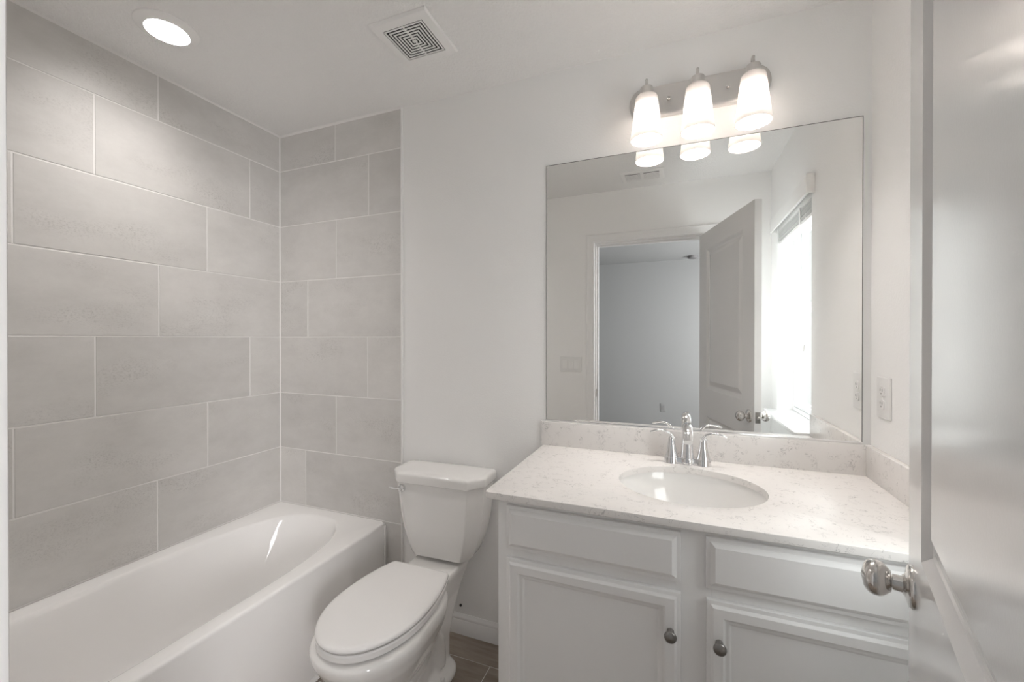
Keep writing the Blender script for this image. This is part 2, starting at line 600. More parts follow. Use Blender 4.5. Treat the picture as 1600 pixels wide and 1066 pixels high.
struct('wall_bedroom_left', bm, M['bedroom_wall'], 'side wall of the bedroom beyond the doorway', 'wall')
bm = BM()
hb = (-2.35, -1.15, 0.85, 2.05)  # unseen opening added so fill light reaches the tub apron
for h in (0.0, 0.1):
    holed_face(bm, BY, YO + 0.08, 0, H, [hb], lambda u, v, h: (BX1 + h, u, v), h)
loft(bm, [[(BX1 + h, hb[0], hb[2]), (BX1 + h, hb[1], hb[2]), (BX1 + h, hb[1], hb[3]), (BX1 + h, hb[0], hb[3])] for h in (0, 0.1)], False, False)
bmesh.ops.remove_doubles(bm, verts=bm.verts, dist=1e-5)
struct('wall_bedroom_right', bm, M['bedroom_wall'], 'bedroom wall with an added window opening, beyond the doorway', 'wall')
bm = BM()
nested(bm, hb[0], hb[1], hb[2], hb[3], [(0, 0), (0, 0.05), (0.05, 0.05), (0.05, 0.0)], lambda u, v, h: (BX1 + 0.09 - h, u, v), cap=False)
box(bm, BX1 + 0.05, BX1 + 0.085, hb[0] + 0.05, hb[1] - 0.05, 1.43, 1.47)
struct('added_window', bm, M['vinyl'], 'white frame of the unseen bedroom window added for fill light', 'window')

bm = BM()
box(bm, XR + T, BX1 + 0.1, YO - 0.02, YO + 0.08, 0, H)
box(bm, BX0 - 0.1, XL - T, YO - 0.02, YO + 0.08, 0, H)
struct('wall_bedroom_front', bm, plain('white_stucco', (0.88, 0.88, 0.87), 0.8, bump=(300, 0.2, 3, 0.004)), 'bedroom wall continuing past the bathroom', 'wall')

# ------------------------------------------------------------------ door frame, baseboards
def casing(bm, y, sgn):
    """Stepped casing around the opening, standing off the wall face y in direction sgn."""
    xl, xr, zt = DX0 - 0.008, DX1 + 0.008, DZ + 0.008
    prof = [(0.0, 0.0), (0.0, 0.031), (0.0012, 0.0345), (0.004, 0.036), (0.008, 0.0355), (0.012, 0.031), (0.018, 0.029), (0.030, 0.027), (0.046, 0.021), (0.052, 0.022), (0.060, 0.019), (0.066, 0.012), (0.068, 0.0)]
    rings = []
    for a, b in prof:
        yy = y + sgn * b
        rings.append([(xl - a, yy, 0), (xl - a, yy, zt + a), (xr + a, yy, zt + a), (xr + a, yy, 0)])
    loft(bm, rings, False, False, closed=False)

frame = thing('trim_2', 'white door frame and casing around the doorway', 'door frame', (DX0, YF, 0), kind='structure')
bm = BM()
for a, b in ((DX0 - 0.019, DX0), (DX1, DX1 + 0.019)):
    box(bm, a, b, YO - 0.002, YF + 0.002, 0, DZ + 0.019, 0.001)
box(bm, DX0, DX1, YO - 0.002, YF + 0.002, DZ, DZ + 0.019, 0.001)
obj('jamb', bm, M['trim'], frame)
bm = BM()
ys0, ys1 = YF - 0.075, YF - 0.040
box(bm, DX0, DX0 + 0.011, ys0, ys1, 0, DZ, 0.002)
box(bm, DX1 - 0.011, DX1, ys0, ys1, 0, DZ, 0.002)
box(bm, DX0 + 0.011, DX1 - 0.011, ys0, ys1, DZ - 0.011, DZ, 0.002)
obj('door_stop', bm, M['trim'], frame)
bm = BM(); casing(bm, YF, 1); obj('casing', bm, M['trim'], frame)
bm = BM(); casing(bm, YO, -1); obj('casing', bm, M['trim'], frame)
bm = BM()
prof = rrect(YF - 0.028, YF + 0.004, 0.895, 0.953, 0.008)
loft(bm, [[(DX0 + h, a, b) for a, b in prof] for h in (0.0, 0.0016)])
sp = obj('strike_plate', bm, M['dark_nickel'], frame)
sp['label'] = 'dark metal strike plate'

def baseboard(name, p0, p1, nrm, label):
    bm = BM()
    p0 = Vector(p0); p1 = Vector(p1); n = Vector(nrm)
    prof = [(0, 0), (0.013, 0), (0.013, 0.062), (0.0105, 0.066), (0.0115, 0.071), (0.009, 0.078), (0.005, 0.083), (0.003, 0.088), (0, 0.088)]
    loft(bm, [[tuple(p + n * a + Vector((0, 0, b))) for a, b in prof] for p in (p0, p1)])
    return struct(name, bm, M['trim'], label, 'baseboard')
baseboard('baseboard_back', (TX + 0.007, YB, 0), (-0.478, YB, 0), (0, -1, 0), 'white baseboard between bathtub tiles and vanity')
baseboard('baseboard_right', (XR, YF, 0), (XR, 1.10, 0), (-1, 0, 0), 'white baseboard under the window')
baseboard('baseboard_front', (-1.28, YF, 0), (DX0 - 0.077, YF, 0), (0, 1, 0), 'white baseboard left of the doorway')

# ------------------------------------------------------------------ window, sill, blind
win = thing('window_1', 'white vinyl double-hung window in the right wall, seen in the mirror', 'window', (XR + WREC, (WY0 + WY1) / 2, WZ0), kind='structure')
fx = XR + WREC
SILLZ = 0.900
fz0 = SILLZ + 0.002
zm = 1.505                                   # meeting rail
place = lambda u, v, h: (fx + 0.06 - h, u, v)
bm = BM()
# outer frame: four-sided ring with stepped profile
nested(bm, WY0 + 0.001, WY1 - 0.001, fz0, WZ1 - 0.001, [(0, 0), (0, 0.060), (0.022, 0.060), (0.022, 0.046), (0.034, 0.046), (0.034, 0.0)], place, cap=False)
obj('frame', bm, M['vinyl'], win)
def sash(name, y0, y1, z0, z1, xo, rail):
    bm = BM()
    pl_ = lambda u, v, h: (xo + 0.03 - h, u, v)
    nested(bm, y0, y1, z0, z1, [(0, 0), (0, 0.028), (0.003, 0.030), (rail - 0.010, 0.030), (rail - 0.006, 0.022), (rail, 0.020), (rail, 0.0)], pl_, cap=False)
    s = obj(name, bm, M['vinyl'], win)
    bm = BM()
    box(bm, xo + 0.012, xo + 0.016, y0 + rail - 0.003, y1 - rail + 0.003, z0 + rail - 0.003, z1 - rail + 0.003)
    obj('pane', bm, M['pane'], s)
    return s
sash('upper_sash', WY0 + 0.035, WY1 - 0.035, zm - 0.018, WZ1 - 0.036, fx + 0.030, 0.034)
low = sash('lower_sash', WY0 + 0.024, WY1 - 0.024, fz0 + 0.024, zm + 0.020, fx + 0.002, 0.040)
bm = BM()
yc = (WY0 + WY1) / 2
box(bm, fx + 0.004, fx + 0.028, yc - 0.03, yc + 0.03, zm + 0.020, zm + 0.030, 0.003)
lathe(bm, [(0.012, 0), (0.012, 0.008), (0.008, 0.012)], (fx + 0.016, yc, zm + 0.030), n=16)
obj('sash_lock', bm, M['vinyl'], win)
bm = BM()
sx0, sx1 = XR - 0.072, XR + WREC + 0.02
def sill(g, z): return [(x_, y_, z) for x_, y_ in rpoly([(sx0 + g, WY0 - 0.030 + g), (XR - 0.0005, WY0 - 0.030 + g), (XR - 0.0005, WY0 + 0.0005), (sx1, WY0 + 0.0005), (sx1, WY1 - 0.0005), (XR - 0.0005, WY1 - 0.0005), (XR - 0.0005, WY1 + 0.025 - g), (sx0 + g, WY1 + 0.025 - g)], [0.008, 0.0005, 0.0005, 0.0005, 0.0005, 0.0005, 0.0005, 0.008], 3)]
loft(bm, [sill(0.002, SILLZ - 0.018), sill(0, SILLZ - 0.016), sill(0, SILLZ - 0.003), sill(0.001, SILLZ - 0.001), sill(0.003, SILLZ)])
struct('trim_3', bm, M['marble'], 'white marble window sill', 'window sill')

blind = thing('window_blind', 'white blind raised to the top of the window, seen in the mirror', 'blind', (XR - 0.02, yc, 1.99))
bm = BM()
prof = [(XR - 0.001, 2.085), (XR - 0.022, 2.085), (XR - 0.030, 2.078), (XR - 0.034, 2.060), (XR - 0.030, 2.020), (XR - 0.034, 2.006), (XR - 0.034, 1.997), (XR - 0.026, 1.997), (XR - 0.024, 2.07), (XR - 0.001, 2.07)]
loft(bm, [[(a, y, b) for a, b in prof] for y in (WY0 - 0.045, WY1 + 0.045)])
for ya in (WY0 - 0.049, WY1 + 0.0445):
    box(bm, XR - 0.0345, XR - 0.001, ya, ya + 0.0045, 1.9965, 2.0855, 0.0005)
obj('valance', bm, M['plastic'], blind)
bm = BM()
box(bm, XR + 0.004, XR + 0.052, WY0 + 0.006, WY1 - 0.006, 1.994, 2.028, 0.002)
obj('headrail', bm, M['plastic'], blind)
bm = BM()
nsl = 13
for i in range(nsl):
    z = 1.990 - 0.0046 * i
    dx = random.uniform(-0.002, 0.002); dz = random.uniform(-0.0006, 0.0006)
    pts = [(-0.025, 0.0), (-0.012, 0.0012), (0, 0.0017), (0.012, 0.0012), (0.025, 0.0), (0.025, 0.0026), (0.012, 0.0038), (0, 0.0043), (-0.012, 0.0038), (-0.025, 0.0026)]
    tl = random.uniform(-0.03, 0.03)
    loft(bm, [[(XR + 0.028 + dx + a, y, z - 0.004 + b + a * tl + dz) for a, b in pts] for y in (WY0 + 0.010, WY1 - 0.010)])
obj('slats', bm, M['slat'], blind)
bm = BM()
box(bm, XR + 0.004, XR + 0.052, WY0 + 0.010, WY1 - 0.010, 1.908, 1.926, 0.003)
obj('bottom_rail', bm, M['plastic'], blind)
bm = BM()
tube(bm, [(XR - 0.004, 0.842, 1.994), (XR + 0.003, 0.81, 1.86), (XR + 0.018, 0.74, 1.56)], [0.004, 0.0045, 0.0055], n=8)
obj('tilt_wand', bm, M['plastic'], blind)
bm = BM()
tube(bm, [(XR + 0.005, 0.90, 1.95), (XR + 0.005, 0.895, 1.60), (XR + 0.005, 0.89, 1.30)], 0.0016, n=6)
lathe(bm, [(0.003, 0), (0.008, 0.004), (0.006, 0.03), (0.002, 0.036)], (XR + 0.005, 0.89, 1.27), n=10)
obj('lift_cord', bm, M['plastic'], blind)

# ------------------------------------------------------------------ bathroom door (open)
HX, HY = 0.154, 0.178
DANG = math.atan2(0.95819, 0.28614)
door = thing('door_1', 'white two-panel bathroom door standing open at the right', 'door', (HX, HY, 0), DANG, kind='structure', world=False)
DW, DZ0, DZ1, DT = 0.762, 0.012, 2.042, 0.035
panels = [(0.122, 0.632, 1.005, 1.925), (0.122, 0.632, 0.235, 0.826)]
bm = BM()
for side in (0, 1):
    pl_ = (lambda u, v, h: (u, h, v)) if side == 0 else (lambda u, v, h: (u, -DT - h, v))
    holed_face(bm, 0, DW, DZ0, DZ1, panels, pl_)
    for (a, b, c, d) in panels:
        nested(bm, a, b, c, d, [(0, 0), (0.003, -0.0015), (0.016, -0.0105), (0.021, -0.0120), (0.027, -0.0120), (0.052, -0.0045), (0.055, -0.0035)], pl_)
loft(bm, [[(0, y, DZ0), (DW, y, DZ0), (DW, y, DZ1), (0, y, DZ1)] for y in (0, -DT)], False, False)
bmesh.ops.remove_doubles(bm, verts=bm.verts, dist=1e-5)
obj('door_leaf', bm, M['door'], door, angle=12)
KZ, KS = 0.933, 0.708
for s, y0 in ((1, 0.0), (-1, -DT)):
    bm = BM()
    ax = 'Y' if s > 0 else '-Y'
    lathe(bm, [(0.0, 0.0), (0.0335, 0.0), (0.0335, 0.003), (0.031, 0.006), (0.026, 0.0078), (0.020, 0.0092), (0.0165, 0.0105), (0.0150, 0.013), (0.0, 0.013)], (KS, y0, KZ), ax, n=40, cap0=False, cap1=False)
    rs = obj('rosette', bm, M['nickel'], door, angle=60)
    bm = BM()
    prof = [(0.0, 0.010), (0.0128, 0.010), (0.0122, 0.0248), (0.0100, 0.0252), (0.0100, 0.0262)]
    for i in range(1, 13):
        t = -1 + 2 * i / 12
        prof.append((0.0278 * math.sqrt(max(0.0, 1 - abs(t * 0.985) ** 2.3)) if i < 12 else 0.0, 0.0455 + 0.0195 * t))
    prof[5:6] = [(0.0165, 0.0268)]
    lathe(bm, prof, (KS, y0, KZ), ax, n=40, cap0=False, cap1=False)
    obj('knob', bm, M['nickel'], door, angle=60)
bm = BM()
box(bm, DW - 0.0005, DW + 0.0012, -DT / 2 - 0.0125, -DT / 2 + 0.0125, KZ - 0.028, KZ + 0.028, 0.0008)
lp = obj('latch_plate', bm, M['dark_nickel'], door)
bm = BM()
box(bm, DW + 0.001, DW + 0.010, -DT / 2 - 0.006, -DT / 2 + 0.006, KZ - 0.008, KZ + 0.008, 0.002)
obj('latch_bolt', bm, M['nickel'], lp)

# ------------------------------------------------------------------ bathtub
TUBX, TUBZ = -1.310, 0.4405
tub = thing('bathtub', 'white alcove bathtub against the grey tiled walls', 'bathtub', ((XL + TUBX) / 2, (YF + YB) / 2, 0))
bm = BM()
tx0, tx1, ty0, ty1 = XL + 0.004, TUBX, YF + 0.002, YB - 0.012
cx, cy = -1.662, 0.92
corner = [math.atan2(y - cy, x - cx) for x, y in ((tx0, ty0), (tx1, ty0), (tx1, ty1), (tx0, ty1))]
angs = sorted([2 * PI * i / 120 - PI for i in range(120)] + corner)
def rect_ring(x0, x1, y0, y1, z):
    out = []
    for a in angs:
        c, s = math.cos(a), math.sin(a)
        t = min(((x1 - cx) / c if c > 1e-9 else (x0 - cx) / c if c < -1e-9 else 1e9), ((y1 - cy) / s if s > 1e-9 else (y0 - cy) / s if s < -1e-9 else 1e9))
        out.append((cx + t * c, cy + t * s, z))
    return out
def basin_ring(ax, yf, yn, z, nf=2.7, nn=6.0, dx=0.0):
    """half width ax, far end yf, near end yn"""
    out = []
    for a in angs:
        c, s = math.cos(a), math.sin(a)
        b, n = ((yf - cy), nf) if s > 0 else ((cy - yn), nn)
        t = (abs(c / ax) ** n + abs(s / b) ** n) ** (-1.0 / n)
        out.append((cx + dx + t * c, cy + t * s, z))
    return out
e = 0.012
rings = [rect_ring(tx0, tx1, ty0, ty1, 0.0), rect_ring(tx0, tx1, ty0, ty1, TUBZ - e),
         rect_ring(tx0, tx1 - 0.0016, ty0, ty1, TUBZ - e * 0.45), rect_ring(tx0, tx1 - 0.006, ty0, ty1, TUBZ - 0.0012),
         rect_ring(tx0, tx1 - 0.013, ty0, ty1, TUBZ)]
bw = 0.283
rings += [basin_ring(bw + 0.010, 1.598, 0.225, TUBZ), basin_ring(bw + 0.004, 1.592, 0.231, TUBZ - 0.0022), basin_ring(bw - 0.002, 1.585, 0.237, TUBZ - 0.008), basin_ring(bw - 0.007, 1.578, 0.241, TUBZ - 0.018, 2.8),
          basin_ring(bw - 0.018, 1.552, 0.250, TUBZ - 0.05, 3.0), basin_ring(bw - 0.028, 1.51, 0.258, TUBZ - 0.12, 3.3), basin_ring(bw - 0.038, 1.458, 0.266, TUBZ - 0.20, 3.7),
          basin_ring(bw - 0.050, 1.405, 0.278, TUBZ - 0.275, 4.0), basin_ring(bw - 0.060, 1.372, 0.290, TUBZ - 0.312, 4.2), basin_ring(bw - 0.078, 1.335, 0.312, TUBZ - 0.334, 4.2),
          basin_ring(bw - 0.11, 1.28, 0.350, TUBZ - 0.343, 4.0), basin_ring(0.05, 1.0, 0.75, TUBZ - 0.347, 2.2, 2.2)]
loft(bm, rings)
obj('tub_shell', bm, M['tub'], tub, angle=50)
bm = BM()
box(bm, TUBX - 0.004, TUBX + 0.0035, ty1 - 0.016, ty1, 0.001, TUBZ - 0.014, 0.002)
prof = [(TUBX - 0.001, 0.001), (TUBX + 0.012, 0.001), (TUBX + 0.0115, 0.006), (TUBX + 0.008, 0.010), (TUBX + 0.003, 0.0125), (TUBX - 0.001, 0.013)]
loft(bm, [[(a_, y_, b_) for a_, b_ in prof] for y_ in (ty0, ty1)])
obj('apron_edge', bm, M['tub'], tub, angle=50)
bm = BM()
lathe(bm, [(0.0, 0.0), (0.036, 0.0), (0.036, 0.003), (0.030, 0.005), (0.0, 0.006)], (-1.66, 0.42, TUBZ - 0.3455), n=28, cap0=False, cap1=False)
obj('drain', bm, M['chrome'], tub)
bm = BM()
lathe(bm, [(0.0, 0.0), (0.036, 0.0), (0.036, 0.006), (0.028, 0.012), (0.0, 0.013)], (-1.66, 0.247, 0.30), 'Y', n=28, cap0=False, cap1=False)
obj('overflow_plate', bm, M['chrome'], tub)

# ------------------------------------------------------------------ toilet
TC = -0.941
toilet = thing('toilet', 'white two-piece toilet with closed lid between bathtub and vanity', 'toilet', (TC, 1.30, 0))
def egg(a, yf, yb, z, ym=1.15, nf=2.15, nb=2.6, n=56):
    out = []
    for i in range(n):
        t = 2 * PI * i / n
        c, s = math.cos(t), math.sin(t)
        b, p = ((ym - yf), nf) if s < 0 else ((yb - ym), nb)
        r = (abs(c / a) ** p + abs(s / b) ** p) ** (-1.0 / p)
        out.append((TC + r * c, ym + r * s, z))
    return out
bm = BM()
loft(bm, [egg(0.112, 1.02, 1.45, 0.0), egg(0.112, 1.02, 1.45, 0.035), egg(0.096, 1.045, 1.44, 0.06), egg(0.094, 1.05, 1.44, 0.12), egg(0.112, 1.03, 1.44, 0.18), egg(0.148, 0.985, 1.44, 0.245),
          egg(0.171, 0.945, 1.44, 0.30), egg(0.183, 0.922, 1.44, 0.342), egg(0.1845, 0.917, 1.44, 0.362), egg(0.181, 0.921, 1.43, 0.374), egg(0.172, 0.931, 1.42, 0.380)])
def rr(hx, y0, y1, z, r=0.03):
    return [(TC + a, b, z) for a, b in rrect(-hx, hx, y0, y1, r, 6)]
t = BM()
loft(t, [rr(0.084, 1.30, 1.50, 0.0), rr(0.084, 1.30, 1.50, 0.12), rr(0.086, 1.30, 1.53, 0.20), rr(0.090, 1.30, 1.58, 0.28), rr(0.104, 1.30, 1.615, 0.345), rr(0.110, 1.32, 1.63, 0.372), rr(0.110, 1.33, 1.628, 0.386), rr(0.106, 1.335, 1.622, 0.391)])
join(bm, t)
t = BM()
def foot(h, z): return [(TC + a, b, z) for a, b in rrect(-0.128 - h, 0.128 + h, 1.24 - h, 1.50 + h, 0.09, 8)]
loft(t, [foot(0.006, 0.0), foot(0.006, 0.016), foot(0.0, 0.026), foot(-0.02, 0.040), foot(-0.038, 0.060)])
join(bm, t)
# trapway bulge on each flank
for s in (-1, 1):
    t = BM()
    tube(t, bez((TC + s * 0.078, 1.14, 0.215), (TC + s * 0.088, 1.26, 0.30), (TC + s * 0.086, 1.40, 0.26), (TC + s * 0.080, 1.40, 0.06)), 0.030, n=16)
    join(bm, t)
bowl = obj('bowl', bm, M['porcelain'], toilet, angle=180)
md = bowl.modifiers.new('remesh', 'REMESH'); md.mode = 'VOXEL'; md.voxel_size = 0.006; md.use_smooth_shade = True
sm = bowl.modifiers.new('smooth', 'SMOOTH'); sm.factor = 0.5; sm.iterations = 6
# seat ring and lid
def seat_ring(grow, z, back=1.400):
    pts = egg(0.168 + grow, 0.930 - grow, 1.511 + grow, z, 1.165, 2.05, 2.0, 160)
    yb = back + grow
    out = []
    for x, y, zz in pts:                       # cut straight across at the hinges, corners eased
        d = y - (yb - 0.012)
        if d > 0: y = yb - 0.012 + 0.012 * (1 - math.exp(-d / 0.012 * 1.6))
        out.append((x, y, zz))
    return out
bm = BM()
loft(bm, [seat_ring(-0.022, 0.3795), seat_ring(-0.022, 0.3865), seat_ring(-0.003, 0.3868), seat_ring(0.0015, 0.390), seat_ring(0.0015, 0.406), seat_ring(-0.002, 0.4098), seat_ring(-0.014, 0.4102)])
obj('seat', bm, M['seat'], toilet, angle=40)
bm = BM()
loft(bm, [seat_ring(-0.018, 0.4108), seat_ring(-0.018, 0.4152), seat_ring(-0.001, 0.4155), seat_ring(0.0025, 0.4185), seat_ring(0.0025, 0.4225), seat_ring(0.000, 0.4275), seat_ring(-0.006, 0.4305), seat_ring(-0.016, 0.4322), seat_ring(-0.05, 0.4338), seat_ring(-0.12, 0.4350)])
obj('seat_lid', bm, M['seat'], toilet, angle=60)
for s in (-1, 1):
    bm = BM()
    box(bm, TC + s * 0.07 - 0.02, TC + s * 0.07 + 0.02, 1.390, 1.412, 0.388, 0.408, 0.006, 3)
    obj('seat_hinge', bm, M['seat'], toilet)
for s in (-1, 1):
    bm = BM()
    lathe(bm, [(0.014, 0), (0.014, 0.006), (0.010, 0.013), (0.0, 0.016)], (TC + s * 0.112, 1.37, 0.024), n=18, cap1=False)
    obj('bolt_cap', bm, M['seat'], toilet)
# tank, turned a touch on its bolts
def tank_ring(hw, y0, y1, z, ch, r=0.012, rot=2.4):
    pts = rpoly([(-hw, y1), (-hw, y0 + ch), (-hw + ch * 0.92, y0), (hw - ch * 0.92, y0), (hw, y0 + ch), (hw, y1)], [0.018, r * 2.6, r * 2.6, r, r, 0.018], 4)
    c, s = math.cos(R(rot)), math.sin(R(rot))
    return [(TC + 0.005 + a * c - (b - 1.56) * s, 1.56 + a * s + (b - 1.56) * c, z) for a, b in pts]
bm = BM()
loft(bm, [tank_ring(0.134, 1.505, 1.620, 0.408, 0.03), tank_ring(0.152, 1.497, 1.628, 0.428, 0.04), tank_ring(0.167, 1.488, 1.634, 0.465, 0.045), tank_ring(0.184, 1.480, 1.638, 0.520, 0.050),
          tank_ring(0.198, 1.474, 1.641, 0.590, 0.055), tank_ring(0.205, 1.470, 1.643, 0.660, 0.055), tank_ring(0.208, 1.468, 1.644, 0.735, 0.055)])
obj('tank', bm, M['porcelain'], toilet, angle=50)
bm = BM()
def lid(g, z): return tank_ring(0.2185 + g, 1.456 - g, 1.651 + g, z, 0.060, 0.010)
loft(bm, [lid(-0.02, 0.727), lid(-0.004, 0.727), lid(-0.001, 0.729), lid(0.0, 0.733), lid(0.0, 0.758), lid(-0.0012, 0.763), lid(-0.004, 0.7665), lid(-0.009, 0.7690), lid(-0.02, 0.7705), lid(-0.05, 0.7715)])
obj('tank_lid', bm, M['porcelain'], toilet, angle=50)
bm = BM()
lx, ly, lz = TC - 0.134, 1.4605, 0.703
lathe(bm, [(0.0, -0.004), (0.0165, -0.004), (0.0165, 0.003), (0.0145, 0.008), (0.008, 0.012), (0.0, 0.013)], (lx, ly, lz), '-Y', n=22, cap0=False, cap1=False)
tube(bm, bez((lx, ly - 0.012, lz), (lx - 0.015, ly - 0.022, lz + 0.002), (lx - 0.03, ly - 0.022, lz + 0.003), (lx - 0.052, ly - 0.018, lz + 0.006)), [0.005] * 9 + [0.006, 0.0065, 0.006, 0.003], n=10, flat=0.7)
fl = obj('flush_lever', bm, M['chrome'], toilet); fl['label'] = 'chrome flush lever'

bm = BM()
lathe(bm, [(0.0, 0.0), (0.006, 0.0), (0.006, 0.004), (0.003, 0.008), (0.0, 0.008)], (-0.905, YB, 0.125), '-Y', n=12, cap0=False, cap1=False)
tag(obj('wall_screw', bm, M['rubber'], None, origin=(-0.905, YB, 0.125)), 'small dark screw in the wall above the baseboard, beside the toilet', 'screw')

# ------------------------------------------------------------------ vanity cabinet
CT, CTH = 0.8949, 0.020            # counter top and slab thickness
VX0, VX1 = -0.477, XR - 0.001
VY0 = 1.103
VZ = CT - CTH
van = thing('vanity_cabinet', 'white vanity cabinet with two drawer fronts and two doors', 'cabinet', ((VX0 + VX1) / 2, 1.38, 0))
bm = BM()
box(bm, VX0 + 0.0008, VX0 + 0.016, VY0 + 0.019, YB - 0.001, 0.0, VZ)
box(bm, VX0 + 0.0008, VX0 + 0.016, VY0 + 0.0005, VY0 + 0.019, 0.0, 0.10)
box(bm, VX1 - 0.016, VX1 - 0.0008, VY0 + 0.019, YB - 0.001, 0.0, VZ)
box(bm, VX0 + 0.016, VX1 - 0.016, YB - 0.014, YB - 0.001, 0.10, VZ)
box(bm, VX0 + 0.016, VX1 - 0.016, VY0 + 0.02, YB - 0.014, 0.10, 0.115)
# face frame
box(bm, VX0, VX0 + 0.045, VY0, VY0 + 0.019, 0.10, VZ, 0.0006)
box(bm, 0.002, 0.080, VY0, VY0 + 0.019, 0.10, VZ, 0.0006)
box(bm, VX1 - 0.070, VX1, VY0, VY0 + 0.019, 0.10, VZ, 0.0006)
for z0, z1 in ((0.10, 0.14), (0.70, 0.75), (0.85, VZ)):
    box(bm, VX0 + 0.045, 0.002, VY0, VY0 + 0.019, z0, z1)
    box(bm, 0.080, VX1 - 0.070, VY0, VY0 + 0.019, z0, z1)
box(bm, VX0 + 0.016, VX1 - 0.016, VY0 + 0.070, VY0 + 0.085, 0.0, 0.10)
obj('cabinet_body', bm, M['cabinet'], van)
FY = VY0 - 0.0195
pf = lambda u, v, h: (u, FY - h, v)
def drawer_front(x0, x1, z0, z1):
    bm = BM()
    nested(bm, x0, x1, z0, z1, [(0, -0.019), (0, -0.0115), (0.0012, -0.0098), (0.006, -0.0085), (0.0095, -0.0085), (0.0105, -0.0072), (0.019, -0.0010), (0.0205, 0.0)], pf, cap_back=True)
    return obj('drawer_front', bm, M['cabinet'], van, angle=25)
def cab_door(x0, x1, z0, z1, kx):
    bm = BM()
    nested(bm, x0, x1, z0, z1, [(0, -0.019), (0, -0.0095), (0.0012, -0.0080), (0.006, -0.0068), (0.009, -0.0062), (0.0135, -0.0008), (0.015, 0.0), (0.035, 0.0), (0.0365, -0.0010), (0.043, -0.0060), (0.046, -0.0068), (0.052, -0.0105), (0.0535, -0.0112)], pf, cap_back=True)
    d = obj('cabinet_door', bm, M['cabinet'], van, angle=25)
    bm = BM()
    lathe(bm, [(0.0, 0.0), (0.0085, 0.0), (0.0078, 0.003), (0.0055, 0.008), (0.0055, 0.012), (0.0095, 0.0155), (0.0135, 0.0185), (0.0148, 0.0215), (0.0135, 0.0250), (0.009, 0.0275), (0.0, 0.0285)], (kx, FY, 0.617), '-Y', n=28, cap0=False, cap1=False)
    k = obj('knob', bm, M['dark_nickel'], d, angle=60)
    k['label'] = 'round dark nickel knob'
    return d
drawer_front(-0.449, 0.013, 0.736, 0.860)
drawer_front(0.068, 0.530, 0.736, 0.860)
cab_door(-0.447, 0.013, 0.115, 0.711, -0.0105)
cab_door(0.070, 0.530, 0.115, 0.711, 0.0965)

# ------------------------------------------------------------------ countertop with splashes
CX0, CY0 = -0.511, 1.078
counter = thing('countertop', 'white speckled quartz countertop with backsplash on the vanity', 'countertop', (0.04, 1.37, VZ))
SX, SY, SA, SB = 0.039, 1.358, 0.205, 0.172
bm = BM()
cx, cy = SX, SY
x0, x1, y0, y1 = CX0, XR - 0.001, CY0, YB - 0.001
corner = [math.atan2(y - cy, x - cx) for x, y in ((x0, y0), (x1, y0), (x1, y1), (x0, y1))]
extra = [math.atan2(y - cy, x - cx) for x, y in ((x0, y0 + 0.014), (x0 + 0.0045, y0 + 0.0045), (x0 + 0.014, y0), (x0, y0 + 0.03))]
angs = sorted([2 * PI * i / 128 - PI for i in range(128)] + corner[1:] + extra)
def cring(ins, z):
    rr_ = rect_ring(x0 + ins, x1, y0 + ins, y1, z)
    out = []
    rc = 0.014
    ccx, ccy = x0 + ins + rc, y0 + ins + rc
    for (a, b, c) in rr_:
        if a < ccx and b < ccy:
            d = Vector((a - ccx, b - ccy))
            d = d.normalized() * rc
            a, b = ccx + d.x, ccy + d.y
        out.append((a, b, c))
    return out
def ering(gr, z):
    out = []
    for a in angs:
        c, s = math.cos(a), math.sin(a)
        t = 1.0 / math.sqrt((c / (SA + gr)) ** 2 + (s / (SB + gr)) ** 2)
        out.append((SX + t * c, SY + t * s, z))
    return out
R0 = [ering(0.0, VZ), cring(0.002, VZ), cring(0, VZ + 0.002), cring(0, CT - 0.002), cring(0.0006, CT - 0.0006), cring(0.002, CT), ering(0.0015, CT), ering(0.0004, CT - 0.0005), ering(0.0, CT - 0.002), ering(0.0, VZ)]
loft(bm, R0, False, False)
bmesh.ops.remove_doubles(bm, verts=bm.verts, dist=1e-6)
obj('slab', bm, M['quartz'], counter, angle=30)
bm = BM()
box(bm, CX0 - 0.006, XR - 0.001, YB - 0.020, YB - 0.001, CT, 0.9934, 0.0012)
obj('backsplash', bm, M['quartz'], counter)
bm = BM()
box(bm, XR - 0.020, XR - 0.001, CY0, YB - 0.020, CT, 0.9934, 0.0012)
obj('side_splash', bm, M['quartz'], counter)

sink = thing('sink', 'white oval undermount sink in the countertop', 'sink', (SX, SY, VZ))
bm = BM()
def srow(k, z): return [(SX + (SA + 0.004) * k * math.cos(2 * PI * i / 72), SY + (SB + 0.004) * k * math.sin(2 * PI * i / 72), z) for i in range(72)]
zt = VZ - 0.0006
prof = [(1.10, -0.012), (1.10, 0.0), (1.0, 0.0), (0.99, -0.006), (0.965, -0.030), (0.925, -0.060), (0.86, -0.090), (0.76, -0.114), (0.60, -0.131), (0.40, -0.140), (0.15, -0.144), (0.15, -0.156), (0.42, -0.152), (0.64, -0.142), (0.82, -0.124), (0.93, -0.098), (0.99, -0.064), (1.03, -0.03)]
loft(bm, [srow(k, zt + z) for k, z in prof] + [srow(1.10, zt - 0.012)], False, False)
bmesh.ops.remove_doubles(bm, verts=bm.verts, dist=1e-6)
obj('basin', bm, M['porcelain'], sink, angle=60)
bm = BM()
lathe(bm, [(0.0, -0.008), (0.030, -0.008), (0.030, 0.0), (0.024, 0.003), (0.018, 0.002), (0.0, 0.004)], (SX, SY, zt - 0.144), n=28, cap0=False, cap1=False)
obj('drain', bm, M['chrome'], sink)

